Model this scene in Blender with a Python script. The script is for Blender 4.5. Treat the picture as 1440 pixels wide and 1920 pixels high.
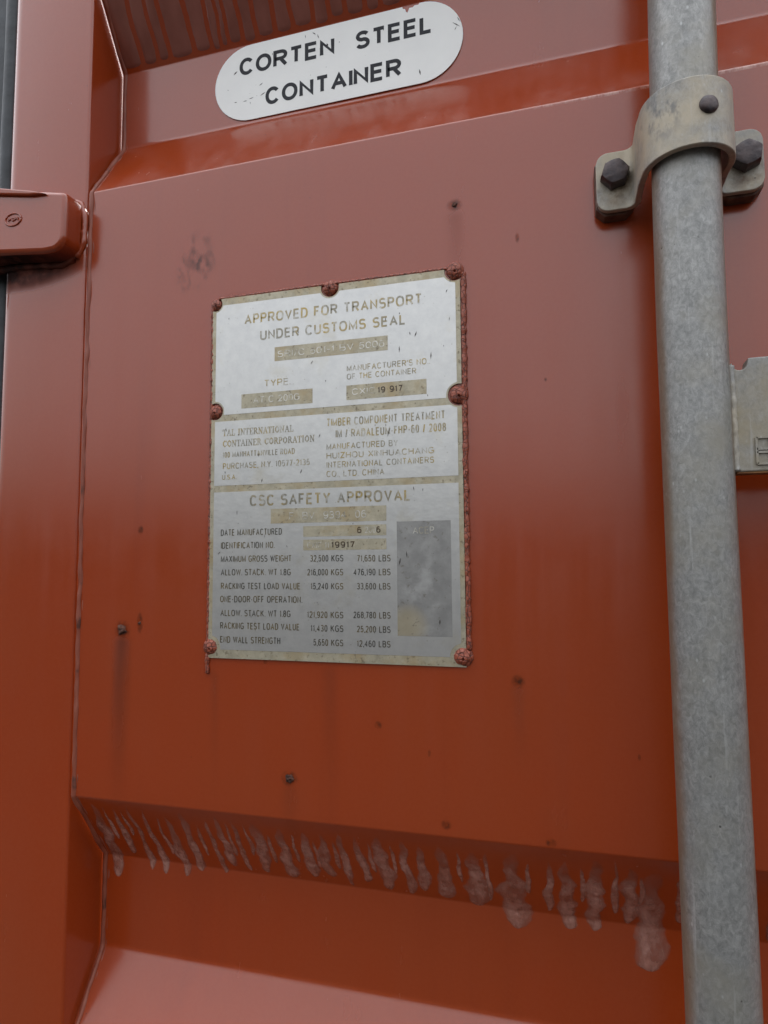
import bpy, bmesh, math, random
from mathutils import Vector, Matrix, noise

for _o in list(bpy.data.objects):
    bpy.data.objects.remove(_o)
SC = bpy.context.scene
COL = SC.collection
R = math.radians
MM = 0.001
random.seed(7)

# ------------------------------------------------------------------ camera, sky, sun, exposure
cam_d = bpy.data.cameras.new("camera")
cam = bpy.data.objects.new("camera", cam_d)
COL.objects.link(cam)
cam_d.sensor_fit = 'VERTICAL'
cam_d.sensor_height = 24.0
cam_d.lens = 15.0
cam_d.clip_start = 0.01
cam_d.clip_end = 3000
yaw, pitch, roll = R(15.65845619), R(4.5286994), R(0.41214198)
fw = Vector((-math.sin(yaw) * math.cos(pitch), math.cos(yaw) * math.cos(pitch), math.sin(pitch)))
rt = Vector((math.cos(yaw), math.sin(yaw), 0))
dn = fw.cross(rt)
r2 = rt * math.cos(roll) + dn * math.sin(roll)
d2 = -rt * math.sin(roll) + dn * math.cos(roll)
mw = Matrix((r2, -d2, -fw)).transposed().to_4x4()
mw.translation = Vector((0, -0.4, 0))
cam.matrix_world = mw
SC.camera = cam

SUN_EL, SUN_AZ = 53.0, 180.0            # azimuth measured from straight in front of the door towards the right
world = bpy.data.worlds.new("World")
SC.world = world
world.use_nodes = True
wn = world.node_tree
wn.nodes.clear()
sky = wn.nodes.new("ShaderNodeTexSky")
sky.sky_type = 'NISHITA'
sky.sun_disc = False
sky.sun_elevation = R(SUN_EL)
sky.sun_rotation = R(180.0 - SUN_AZ)
sky.air_density = 1.0
sky.dust_density = 6.0
sky.ozone_density = 1.0
hs = wn.nodes.new("ShaderNodeHueSaturation")
hs.inputs["Saturation"].default_value = 0.19
bg = wn.nodes.new("ShaderNodeBackground")
bg.inputs["Strength"].default_value = 0.15
wo = wn.nodes.new("ShaderNodeOutputWorld")
wn.links.new(sky.outputs[0], hs.inputs["Color"])
# overcast: the cloud is brighter overhead than towards the horizon
wtc = wn.nodes.new("ShaderNodeTexCoord")
wsep = wn.nodes.new("ShaderNodeSeparateXYZ")
wn.links.new(wtc.outputs["Generated"], wsep.inputs[0])
wr = wn.nodes.new("ShaderNodeMapRange")
wr.inputs[1].default_value = 0.0
wr.inputs[2].default_value = 1.0
wr.inputs[3].default_value = 0.30
wr.inputs[4].default_value = 1.7
wn.links.new(wsep.outputs[2], wr.inputs[0])
wm = wn.nodes.new("ShaderNodeVectorMath")
wm.operation = 'SCALE'
wn.links.new(hs.outputs[0], wm.inputs[0])
wn.links.new(wr.outputs[0], wm.inputs["Scale"])
wn.links.new(wm.outputs[0], bg.inputs[0])
wn.links.new(bg.outputs[0], wo.inputs[0])

sun_d = bpy.data.lights.new("sun", 'SUN')
sun_d.energy = 0.5
sun_d.angle = R(50)
sun_d.color = (1.0, 0.97, 0.93)
sun = bpy.data.objects.new("sun", sun_d)
COL.objects.link(sun)
sdir = Vector((math.sin(R(SUN_AZ)) * math.cos(R(SUN_EL)), -math.cos(R(SUN_AZ)) * math.cos(R(SUN_EL)), math.sin(R(SUN_EL))))
sun.rotation_euler = sdir.to_track_quat('Z', 'Y').to_euler()
sun.location = sdir * 5

vs = SC.view_settings
vs.view_transform = 'Standard'
vs.look = 'None'
vs.exposure = 1.97
vs.gamma = 1.0
vs.use_curve_mapping = False


# ------------------------------------------------------------------ node helpers
class NT:
    def __init__(self, name):
        self.m = bpy.data.materials.new(name)
        self.m.use_nodes = True
        self.t = self.m.node_tree
        self.t.nodes.clear()
        self.out = self.t.nodes.new("ShaderNodeOutputMaterial")
        self.b = self.t.nodes.new("ShaderNodeBsdfPrincipled")
        self.t.links.new(self.b.outputs[0], self.out.inputs[0])
        self.tc = self.t.nodes.new("ShaderNodeTexCoord").outputs["Object"]
        s = self.t.nodes.new("ShaderNodeSeparateXYZ")
        self.t.links.new(self.tc, s.inputs[0])
        self.x, self.y, self.z = s.outputs[0], s.outputs[1], s.outputs[2]

    def plug(self, sock, v):
        if isinstance(v, bpy.types.NodeSocket):
            self.t.links.new(v, sock)
        elif isinstance(v, (tuple, list)):
            sock.default_value = (*v, 1.0) if (len(v) == 3 and len(sock.default_value) == 4) else v
        else:
            sock.default_value = v

    def mth(self, op, a, b=0.0, c=None, clamp=False):
        n = self.t.nodes.new("ShaderNodeMath")
        n.operation = op
        n.use_clamp = clamp
        self.plug(n.inputs[0], a)
        self.plug(n.inputs[1], b)
        if c is not None:
            self.plug(n.inputs[2], c)
        return n.outputs[0]

    def vec(self, scale=(1, 1, 1), src=None):
        n = self.t.nodes.new("ShaderNodeMapping")
        n.inputs["Scale"].default_value = scale
        self.plug(n.inputs["Vector"], src or self.tc)
        return n.outputs[0]

    def noise(self, scale, detail=3.0, rough=0.55, stretch=(1, 1, 1), dist=0.0):
        n = self.t.nodes.new("ShaderNodeTexNoise")
        self.plug(n.inputs["Vector"], self.vec(stretch))
        n.inputs["Scale"].default_value = scale
        n.inputs["Detail"].default_value = detail
        n.inputs["Roughness"].default_value = rough
        n.inputs["Distortion"].default_value = dist
        return n.outputs[0]

    def voro(self, scale, feature='F1', stretch=(1, 1, 1), rand=1.0):
        n = self.t.nodes.new("ShaderNodeTexVoronoi")
        n.feature = feature
        self.plug(n.inputs["Vector"], self.vec(stretch))
        n.inputs["Scale"].default_value = scale
        n.inputs["Randomness"].default_value = rand
        return n.outputs["Distance"]

    def rng(self, v, a, b, lo=0.0, hi=1.0, smooth=False):
        n = self.t.nodes.new("ShaderNodeMapRange")
        n.interpolation_type = 'SMOOTHSTEP' if smooth else 'LINEAR'
        self.plug(n.inputs[0], v)
        n.inputs[1].default_value = a
        n.inputs[2].default_value = b
        n.inputs[3].default_value = lo
        n.inputs[4].default_value = hi
        return n.outputs[0]

    def mix(self, f, a, b):
        n = self.t.nodes.new("ShaderNodeMix")
        n.data_type = 'RGBA'
        self.plug(n.inputs[0], f)
        self.plug(n.inputs[6], a)
        self.plug(n.inputs[7], b)
        return n.outputs[2]

    def spot(self, cx, cz, rx, rz):
        """soft elliptical mask in the plane of the door, centre and radii in millimetres"""
        dx = self.mth('MULTIPLY', self.mth('SUBTRACT', self.x, cx * MM), 1 / (rx * MM))
        dz = self.mth('MULTIPLY', self.mth('SUBTRACT', self.z, cz * MM), 1 / (rz * MM))
        d = self.mth('ADD', self.mth('MULTIPLY', dx, dx), self.mth('MULTIPLY', dz, dz))
        return self.rng(d, 0.0, 1.0, 1.0, 0.0, True)

    def streak(self, cx, cz, w, length):
        """a run of dirt that starts at cz, hangs down for length and fades out"""
        wob = self.mth('MULTIPLY', self.mth('SUBTRACT', self.noise(40, 2, stretch=(1, 1, 0.25)), 0.5), 0.010)
        dx = self.mth('ABSOLUTE', self.mth('ADD', self.mth('SUBTRACT', self.x, cx * MM), wob))
        side = self.rng(dx, 0.0, w * MM, 1.0, 0.0, True)
        top = self.rng(self.z, cz * MM, (cz - 6) * MM, 0.0, 1.0, True)
        low = self.rng(self.z, (cz - length) * MM, (cz - 8) * MM, 0.0, 1.0, False)
        return self.mth('MULTIPLY', self.mth('MULTIPLY', side, top), low)

    def bump(self, h, strength=0.2, dist=0.001, prev=None):
        n = self.t.nodes.new("ShaderNodeBump")
        n.inputs["Strength"].default_value = strength
        n.inputs["Distance"].default_value = dist
        self.plug(n.inputs["Height"], h)
        if prev is not None:
            self.plug(n.inputs["Normal"], prev)
        return n.outputs[0]

    def done(self, color, rough=0.5, metal=0.0, normal=None, spec=None, ior=None):
        self.plug(self.b.inputs["Base Color"], color)
        self.plug(self.b.inputs["Roughness"], rough)
        self.plug(self.b.inputs["Metallic"], metal)
        if normal is not None:
            self.plug(self.b.inputs["Normal"], normal)
        if spec is not None:
            self.plug(self.b.inputs["Specular IOR Level"], spec)
        if ior is not None:
            self.b.inputs["IOR"].default_value = ior
        return self.m


PAINT = (0.300, 0.0365, 0.0045)
PAINT_OLD = (0.290, 0.042, 0.0075)
DIRT = (0.045, 0.016, 0.010)


def paint(name, stains_and_shade=True):
    n = NT(name)
    big = n.noise(4.5, 4, 0.6)
    run = n.noise(16, 4, 0.65, stretch=(1, 1, 0.06))
    fine = n.noise(420, 2)
    c = n.mix(n.rng(big, 0.35, 0.68), PAINT, PAINT_OLD)
    c = n.mix(n.mth('MULTIPLY', n.rng(run, 0.56, 0.76), 0.40), c, (0.20, 0.026, 0.006))
    c = n.mix(n.mth('MULTIPLY', n.rng(fine, 0.3, 0.7), 0.14), c, (0.36, 0.07, 0.022))
    speck = n.rng(n.voro(95), 0.05, 0.025)
    speck = n.mth('MULTIPLY', speck, n.rng(n.noise(23, 2), 0.56, 0.62))
    c = n.mix(n.mth('MULTIPLY', speck, 0.75), c, DIRT)
    rough = n.mth('ADD', n.rng(n.noise(28, 5, 0.65), 0.25, 0.75, 0.11, 0.21), n.rng(n.noise(46, 4, 0.6, (1, 1, 0.07)), 0.42, 0.72, 0.0, 0.12))
    if stains_and_shade:
        m = n.streak(-310, -50, 11, 130)
        for a in ((-178, -143, 9, 60), (-63, 231, 9, 60), (-29, -72, 8, 55), (-222, 195, 20, 40), (-233, -72, 5, 95), (-150, -66, 10, 80)):
            m = n.mth('MAXIMUM', m, n.mth('MULTIPLY', n.streak(*a), 0.30))
        c = n.mix(n.mth('MULTIPLY', m, 0.62), c, (0.075, 0.018, 0.008))
        s = n.spot(-309.5, -47, 8, 8)
        for a in ((-295, -42, 3.2, 9), (-178, -141, 7, 6), (-28.7, -72, 5, 5), (-62.7, 233, 6, 5), (-296, 25, 3, 4), (-117, -103, 3, 3),
                  (-74, -160, 4, 3.5), (-12, -164, 4, 3), (-196, -66, 2, 2), (-23, 205, 1.6, 4), (38, -112, 1.0, 2.6), (-84, -118, 1.2, 3.0), (-8, 112, 1.0, 1.6)):
            s = n.mth('MAXIMUM', s, n.spot(*a))
        c = n.mix(n.mth('MULTIPLY', s, n.rng(n.noise(300, 3), 0.30, 0.66, 0.0, 0.9)), c, (0.050, 0.015, 0.007))
        g = n.mth('MAXIMUM', n.spot(-252, 222, 18, 26), n.spot(-262, 214, 11, 18))
        g = n.mth('MULTIPLY', g, n.rng(n.noise(150, 4, 0.6, (1, 1, 0.5)), 0.46, 0.66))
        c = n.mix(n.mth('MULTIPLY', g, 0.8), c, (0.045, 0.035, 0.034))
        hinge_grime_shade = n.mth('MULTIPLY', n.spot(-414, 234, 74, 19), n.mth('GREATER_THAN', n.y, -0.0165))  # grime below the hinge, with the hinge's shade painted into the same patch
        hinge_grime_shade = n.mth('MULTIPLY', hinge_grime_shade, n.rng(n.noise(55, 4, 0.6), -0.05, 0.50))
        c = n.mix(n.mth('MULTIPLY', hinge_grime_shade, 0.95), c, (0.022, 0.017, 0.017))
        chip_glint = n.mth('MULTIPLY', n.spot(78, 289.3, 120, 1.7), n.rng(n.noise(120, 4, 0.7, (1, 1, 0.4)), 0.42, 0.60))  # chipped paint along the crease, its bright edge highlight painted in with it
        c = n.mix(n.mth('MULTIPLY', chip_glint, 0.85), c, (0.55, 0.30, 0.23))
        rough = n.mth('ADD', rough, n.mth('MULTIPLY', n.mth('MAXIMUM', m, n.mth('MAXIMUM', g, hinge_grime_shade)), 0.25))
    spec = 0.8
    if stains_and_shade:
        rough = n.mth('ADD', rough, n.mth('MULTIPLY', hinge_grime_shade, 0.5), clamp=True)
        spec = n.rng(n.mth('MAXIMUM', hinge_grime_shade, n.mth('MULTIPLY', n.mth('MAXIMUM', m, n.mth('MAXIMUM', g, s)), 0.6)), 0.0, 1.0, 0.8, 0.08)
    nb = n.bump(n.noise(3.2, 2), 0.5, 0.0045)
    nb = n.bump(n.noise(170, 3), 0.18, 0.00012, nb)
    n.b.inputs['Coat Weight'].default_value = 0.06
    n.b.inputs['Coat Roughness'].default_value = 0.10
    return n.done(c, rough, 0.0, nb, spec)


M_PAINT = paint("red_oxide_paint")
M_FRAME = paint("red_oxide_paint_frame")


def thick_paint():
    n = NT("cracked_thick_paint")
    e = n.noise(500, 3)
    c = n.mix(n.rng(e, 0.3, 0.7), (0.27, 0.055, 0.025), (0.36, 0.105, 0.062))
    crack = n.rng(n.voro(330, 'DISTANCE_TO_EDGE'), 0.0, 0.10)
    c = n.mix(crack, (0.07, 0.018, 0.012), c)
    nb = n.bump(crack, 0.6, 0.0006)
    nb = n.bump(e, 0.4, 0.0003, nb)
    return n.done(c, 0.42, 0.0, nb)


M_CRACK = thick_paint()


def sealant():
    n = NT("painted_sealant")
    e = n.noise(150, 4, stretch=(1, 1, 0.3))
    c = n.mix(n.rng(e, 0.3, 0.7), (0.19, 0.036, 0.015), (0.29, 0.085, 0.05))
    d = n.rng(n.noise(60, 3), 0.62, 0.72)
    c = n.mix(n.mth('MULTIPLY', d, 0.8), c, (0.05, 0.018, 0.012))
    return n.done(c, 0.5, 0.0, n.bump(e, 0.5, 0.0006))


M_SEAL = sealant()


def residue():
    n = NT("dried_runs")
    e = n.noise(260, 4)
    c = n.mix(n.rng(n.noise(70, 3), 0.3, 0.7), (0.31, 0.110, 0.072), (0.46, 0.235, 0.185))
    nb = n.bump(e, 0.9, 0.0014)
    thin = n.rng(n.noise(210, 4, 0.6, (1, 0.5, 0.5)), 0.30, 0.62, 0.38, 0.85)
    fa = n.t.nodes.new("ShaderNodeAttribute")
    fa.attribute_name = "film"
    n.plug(n.b.inputs['Alpha'], n.mth('MULTIPLY', n.mth('MULTIPLY', thin, 1.15), fa.outputs["Fac"], clamp=True))
    return n.done(c, 0.13, 0.0, nb, 0.8)


M_RUN = residue()


def curtain():
    n = NT("smooth_dried_runs")
    c = n.mix(n.rng(n.noise(60, 3, 0.5, (1, 1, 0.2)), 0.3, 0.7), (0.20, 0.062, 0.042), (0.27, 0.095, 0.07))
    return n.done(c, 0.24, 0.0, n.bump(n.noise(120, 3), 0.3, 0.0005), 0.6)


M_CURTAIN = curtain()


def galv(name, stain, warm=0.0):
    n = NT(name)
    a = n.noise(400, 6, 0.75, stretch=(1, 1, 0.7), dist=0.6)
    b = n.noise(38, 4, 0.6)
    c = n.mix(n.rng(a, 0.36, 0.64), (0.205, 0.206, 0.196), (0.365, 0.362, 0.346))
    c = n.mix(n.rng(b, 0.40, 0.70, 0.0, 0.28), c, (0.235, 0.243, 0.243))
    yel = n.rng(n.noise(24, 4, 0.65), 0.46 - warm, 0.70 - warm)
    c = n.mix(n.mth('MULTIPLY', yel, 0.75), c, stain)
    pale = n.rng(n.voro(210, stretch=(1, 1, 0.6)), 0.16, 0.06)
    c = n.mix(n.mth('MULTIPLY', pale, n.rng(n.noise(31, 2), 0.48, 0.62, 0, 0.7)), c, (0.52, 0.53, 0.52))
    rub = n.rng(n.noise(210, 3, 0.6, (1, 1, 0.05)), 0.62, 0.74, 0.0, 0.45)
    c = n.mix(rub, c, (0.50, 0.50, 0.485))
    dk = n.mth('MULTIPLY', n.rng(n.voro(120), 0.085, 0.05), n.rng(n.noise(47, 2), 0.55, 0.62))
    c = n.mix(n.mth('MULTIPLY', dk, 0.85), c, (0.05, 0.045, 0.04))
    nb = n.bump(a, 0.35, 0.0005)
    nb = n.bump(n.noise(60, 3), 0.25, 0.0015, nb)
    n.c_last = c
    return n, c, nb


def galv_pipe():
    n, c, nb = galv("galvanized_pipe", (0.28, 0.262, 0.215), -0.02)
    # rusty staining runs down both flanks of the bar
    dx = n.mth('ABSOLUTE', n.mth('SUBTRACT', n.x, 67.5 * MM))
    wob = n.mth('MULTIPLY', n.mth('SUBTRACT', n.noise(30, 4, 0.6, (1, 1, 0.35)), 0.5), 0.009)
    side = n.rng(n.mth('ADD', dx, wob), 0.0138, 0.0168, 0.0, 1.0, True)
    c = n.mix(n.mth('MULTIPLY', side, 0.6), c, (0.21, 0.13, 0.06))
    return n.done(c, n.rng(n.noise(90, 3), 0.3, 0.7, 0.36, 0.55), 0.40, nb)


def galv_plate(name, stain, warm):
    n, c, nb = galv(name, stain, warm)
    # rust and grime bleeding down from under the bolt heads, dark pitting on the flank
    g = n.mth('MAXIMUM', n.spot(36, 222, 13, 15), n.spot(105, 220, 13, 15))
    g = n.mth('MULTIPLY', g, n.rng(n.noise(130, 4, 0.65), 0.36, 0.64))
    c = n.mix(n.mth('MULTIPLY', g, 0.85), c, (0.12, 0.065, 0.03))
    pit = n.mth('MULTIPLY', n.spot(55, 232, 13, 20), n.rng(n.noise(170, 3, 0.6, (1, 1, 0.6)), 0.50, 0.62))
    c = n.mix(n.mth('MULTIPLY', pit, 0.7), c, (0.13, 0.135, 0.14))
    return n.done(c, 0.55, 0.12, nb)


M_PIPE = galv_pipe()
M_CLAMP = galv_plate("galvanized_clamp", (0.52, 0.44, 0.31), 0.09)
M_LUG = galv_plate("stained_weld_plate", (0.32, 0.265, 0.165), 0.16)


def simple(name, c1, c2, rough, metal=0.0, sc=150, bs=0.4, bd=0.0005, th=(0.35, 0.65), **k):
    n = NT(name)
    e = n.noise(sc, 4, 0.6)
    return n.done(n.mix(n.rng(e, *th), c1, c2), rough, metal, n.bump(e, bs, bd), **k)


M_BOLT = simple("dark_bolt_paint", (0.030, 0.022, 0.026), (0.085, 0.060, 0.058), 0.42, 0.2, 220, 0.6, 0.0008)
M_PAD = simple("dirty_painted_pad", (0.055, 0.018, 0.012), (0.15, 0.075, 0.045), 0.6, 0.0, 140)
M_RUSTY = simple("rust", (0.16, 0.06, 0.02), (0.34, 0.17, 0.06), 0.75, 0.0, 200, 0.7, 0.0008)
M_RUSTDK = simple("rust_pimple", (0.03, 0.011, 0.007), (0.13, 0.05, 0.03), 0.85, 0.0, 400, 0.8, 0.001)
M_RUBBER = simple("grey_rubber", (0.016, 0.020, 0.023), (0.040, 0.047, 0.053), 0.5, 0.0, 60, 0.4, 0.002)
M_GROUND = simple("gravel_yard", (0.010, 0.0095, 0.009), (0.024, 0.022, 0.020), 1.0, 0.0, 6, 0.5, 0.02, spec=0.05)
M_INK = simple("black_lettering", (0.010, 0.011, 0.015), (0.022, 0.023, 0.029), 0.55, 0.0, 300, 0.1, 0.0001, spec=0.3)
M_TICK = simple("scratch_dark", (0.025, 0.022, 0.022), (0.09, 0.075, 0.065), 0.7, 0.0, 300)


def sticker_mat():
    n = NT("white_vinyl")
    c = n.mix(n.rng(n.noise(30, 4), 0.35, 0.7), (0.86, 0.86, 0.82), (0.80, 0.80, 0.765))
    dirt = n.mth('MULTIPLY', n.rng(n.voro(160), 0.08, 0.03), n.rng(n.noise(35, 2), 0.5, 0.6))
    c = n.mix(n.mth('MULTIPLY', dirt, 0.6), c, (0.22, 0.19, 0.17))
    return n.done(c, 0.24, 0.0, n.bump(n.noise(45, 3), 0.15, 0.0006), 0.8)


M_VINYL = sticker_mat()


def plate_white():
    n = NT("worn_white_enamel")
    c = n.mix(n.rng(n.noise(130, 5, 0.7), 0.35, 0.7), (0.58, 0.575, 0.55), (0.515, 0.513, 0.497))
    y = n.mth('MULTIPLY', n.rng(n.noise(28, 5, 0.7), 0.55, 0.75), 0.4)
    c = n.mix(y, c, (0.44, 0.395, 0.28))
    pit = n.mth('MULTIPLY', n.rng(n.voro(270), 0.15, 0.06), n.rng(n.noise(60, 3), 0.50, 0.60))
    c = n.mix(n.mth('MULTIPLY', pit, 0.55), c, (0.30, 0.28, 0.23))
    nb = n.bump(n.noise(240, 4), 0.25, 0.0003)
    return n.done(c, 0.30, 0.68, nb, 0.5)


def plate_bare():
    n = NT("stained_bare_metal")
    a = n.noise(150, 5, 0.7)
    c = n.mix(n.rng(a, 0.3, 0.7), (0.32, 0.29, 0.21), (0.50, 0.45, 0.33))
    c = n.mix(n.rng(n.noise(40, 4, 0.7), 0.48, 0.66, 0.0, 0.75), c, (0.38, 0.29, 0.155))
    c = n.mix(n.rng(n.noise(420, 3), 0.60, 0.70, 0.0, 0.7), c, (0.15, 0.12, 0.075))
    return n.done(c, 0.42, 0.35, n.bump(a, 0.5, 0.0004))


def plate_grey():
    n = NT("bare_grey_metal")
    a = n.noise(90, 5, 0.65)
    c = n.mix(n.rng(a, 0.35, 0.68), (0.25, 0.246, 0.235), (0.34, 0.335, 0.318))
    w = n.mth('MULTIPLY', n.rng(n.noise(45, 4, 0.6), 0.50, 0.66), n.spot(-86, -20, 18, 38))
    c = n.mix(n.mth('MULTIPLY', w, 0.6), c, (0.44, 0.437, 0.42))
    ye = n.spot(-97, -40, 16, 16)
    c = n.mix(n.mth('MULTIPLY', ye, 0.6), c, (0.40, 0.33, 0.19))
    c = n.mix(n.rng(n.noise(330, 3), 0.62, 0.70, 0.0, 0.6), c, (0.16, 0.14, 0.11))
    return n.done(c, 0.40, 0.4, n.bump(a, 0.4, 0.0004))


M_WHITE = plate_white()
M_BARE = plate_bare()
M_GREY = plate_grey()


def letter_mat(name, c1, c2, gone, lo, hi):
    n = NT(name)
    c = n.mix(n.rng(n.noise(55, 4, 0.7), 0.42, 0.62), c1, c2)
    w = n.rng(n.noise(210, 4, 0.7), lo, hi)
    c = n.mix(w, c, gone)
    return n.done(c, 0.33, 0.6)


M_TXT = letter_mat("worn_lettering", (0.24, 0.225, 0.18), (0.40, 0.30, 0.12), (0.46, 0.45, 0.41), 0.48, 0.66)
M_TXT_FINE = letter_mat("worn_small_lettering", (0.10, 0.098, 0.085), (0.22, 0.17, 0.08), (0.38, 0.38, 0.355), 0.66, 0.84)
M_STAMP = letter_mat("pale_stamping", (0.60, 0.58, 0.52), (0.66, 0.64, 0.58), (0.36, 0.33, 0.26), 0.46, 0.60)
M_STAMPDK = letter_mat("dark_stamping", (0.07, 0.055, 0.045), (0.12, 0.085, 0.05), (0.25, 0.22, 0.17), 0.60, 0.72)


# ------------------------------------------------------------------ object helpers
def tag(o, label=None, cat=None, group=None, kind=None):
    if label: o["label"] = label
    if cat: o["category"] = cat
    if group: o["group"] = group
    if kind: o["kind"] = kind
    return o


def empty(name, loc, label, cat, group=None):
    o = bpy.data.objects.new(name, None)
    o.empty_display_size = 0.02
    o.location = Vector(loc) * MM
    COL.objects.link(o)
    return tag(o, label, cat, group)


def link(name, me, mat, parent=None, smooth=False, angle=None):
    """mesh in world coordinates; the parent's offset is undone so that it stays where it was modelled"""
    o = bpy.data.objects.new(name, me)
    COL.objects.link(o)
    if mat is not None:
        me.materials.append(mat)
    if smooth:
        for p in me.polygons:
            p.use_smooth = True
        if angle:
            me.set_sharp_from_angle(angle=R(angle))
    if parent is not None:
        o.parent = parent
        off = Vector((0, 0, 0))
        q = parent
        while q is not None:
            off += q.location
            q = q.parent
        o.location = -off
    return o


def mesh(name, verts, faces, mat, parent=None, smooth=False, angle=None):
    me = bpy.data.meshes.new(name)
    me.from_pydata([Vector(v) * MM for v in verts], [], faces)
    bm = bmesh.new()
    bm.from_mesh(me)
    bmesh.ops.recalc_face_normals(bm, faces=bm.faces)
    bm.to_mesh(me)
    bm.free()
    return link(name, me, mat, parent, smooth, angle)


def bevel(o, w, seg=2, ang=35):
    m = o.modifiers.new("edge", 'BEVEL')
    m.width = w * MM
    m.segments = seg
    m.limit_method = 'ANGLE'
    m.angle_limit = R(ang)
    return o


def prism(name, pts, y0, y1, mat, parent=None, **k):
    """outline in x, z extruded between two depths"""
    n = len(pts)
    v = [(x, y0, z) for x, z in pts] + [(x, y1, z) for x, z in pts]
    f = [list(range(n)), list(range(2 * n - 1, n - 1, -1))]
    f += [[i, i + n, (i + 1) % n + n, (i + 1) % n] for i in range(n)]
    return mesh(name, v, f, mat, parent, **k)


def box(name, x0, x1, y0, y1, z0, z1, mat, parent=None, bev=0.0, **k):
    o = prism(name, [(x0, z0), (x1, z0), (x1, z1), (x0, z1)], y0, y1, mat, parent, **k)
    if bev:
        bevel(o, bev, 3)
    return o


def tube(name, path, rad, mat, parent=None, seg=10, amp=0.0, freq=0.12, flat=1.0, seed=0.0, caps=True):
    P = [Vector(p) for p in path]
    v, f = [], []
    for i, p in enumerate(P):
        t = (P[min(i + 1, len(P) - 1)] - P[max(i - 1, 0)]).normalized()
        a = Vector((1, 0, 0)) if abs(t.x) < 0.8 else Vector((0, 0, 1))
        u = t.cross(a).normalized()
        w = t.cross(u).normalized()
        for k in range(seg):
            an = 2 * math.pi * k / seg
            r = rad * (1 + amp * noise.noise(Vector((p.x, p.y, p.z)) * freq + Vector((k * 0.35, seed, 0))))
            v.append(p + u * math.cos(an) * r * flat + w * math.sin(an) * r)
    for i in range(len(P) - 1):
        for k in range(seg):
            f.append([i * seg + k, i * seg + (k + 1) % seg, (i + 1) * seg + (k + 1) % seg, (i + 1) * seg + k])
    if caps:
        f.append(list(range(seg)))
        f.append([(len(P) - 1) * seg + k for k in range(seg)][::-1])
    return mesh(name, v, f, mat, parent, smooth=True)


def densify(path, step):
    out = []
    for a, b in zip(path[:-1], path[1:]):
        a, b = Vector(a), Vector(b)
        n = max(1, int((b - a).length / step))
        out += [a.lerp(b, i / n) for i in range(n)]
    return out + [Vector(path[-1])]


def fillet(pts, rads, seg=6):
    """round the inner corners of an open 2-D polyline"""
    out = [Vector(pts[0])]
    for i in range(1, len(pts) - 1):
        p, a, b = Vector(pts[i]), Vector(pts[i - 1]), Vector(pts[i + 1])
        r = rads[i] if isinstance(rads, (list, tuple)) else rads
        da, db = (a - p).normalized(), (b - p).normalized()
        ang = da.angle(db)
        if r <= 0 or ang > math.pi - 0.01:
            out.append(p)
            continue
        t = min(r / math.tan(ang / 2), (a - p).length * 0.49, (b - p).length * 0.49)
        s, e = p + da * t, p + db * t
        for k in range(seg + 1):
            u = k / seg
            out.append((s * (1 - u) ** 2 + p * 2 * u * (1 - u) + e * u * u))
    out.append(Vector(pts[-1]))
    return out


def _arc(cx, cy, rx, ry, a0, a1, n, p):
    """points on a super-ellipse from angle a0 to a1 (degrees)"""
    out = []
    for i in range(n + 1):
        a = R(a0 + (a1 - a0) * i / n)
        c, q = math.cos(a), math.sin(a)
        out.append((cx + rx * math.copysign(abs(c) ** (2 / p), c), cy + ry * math.copysign(abs(q) ** (2 / p), q)))
    return out


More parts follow.
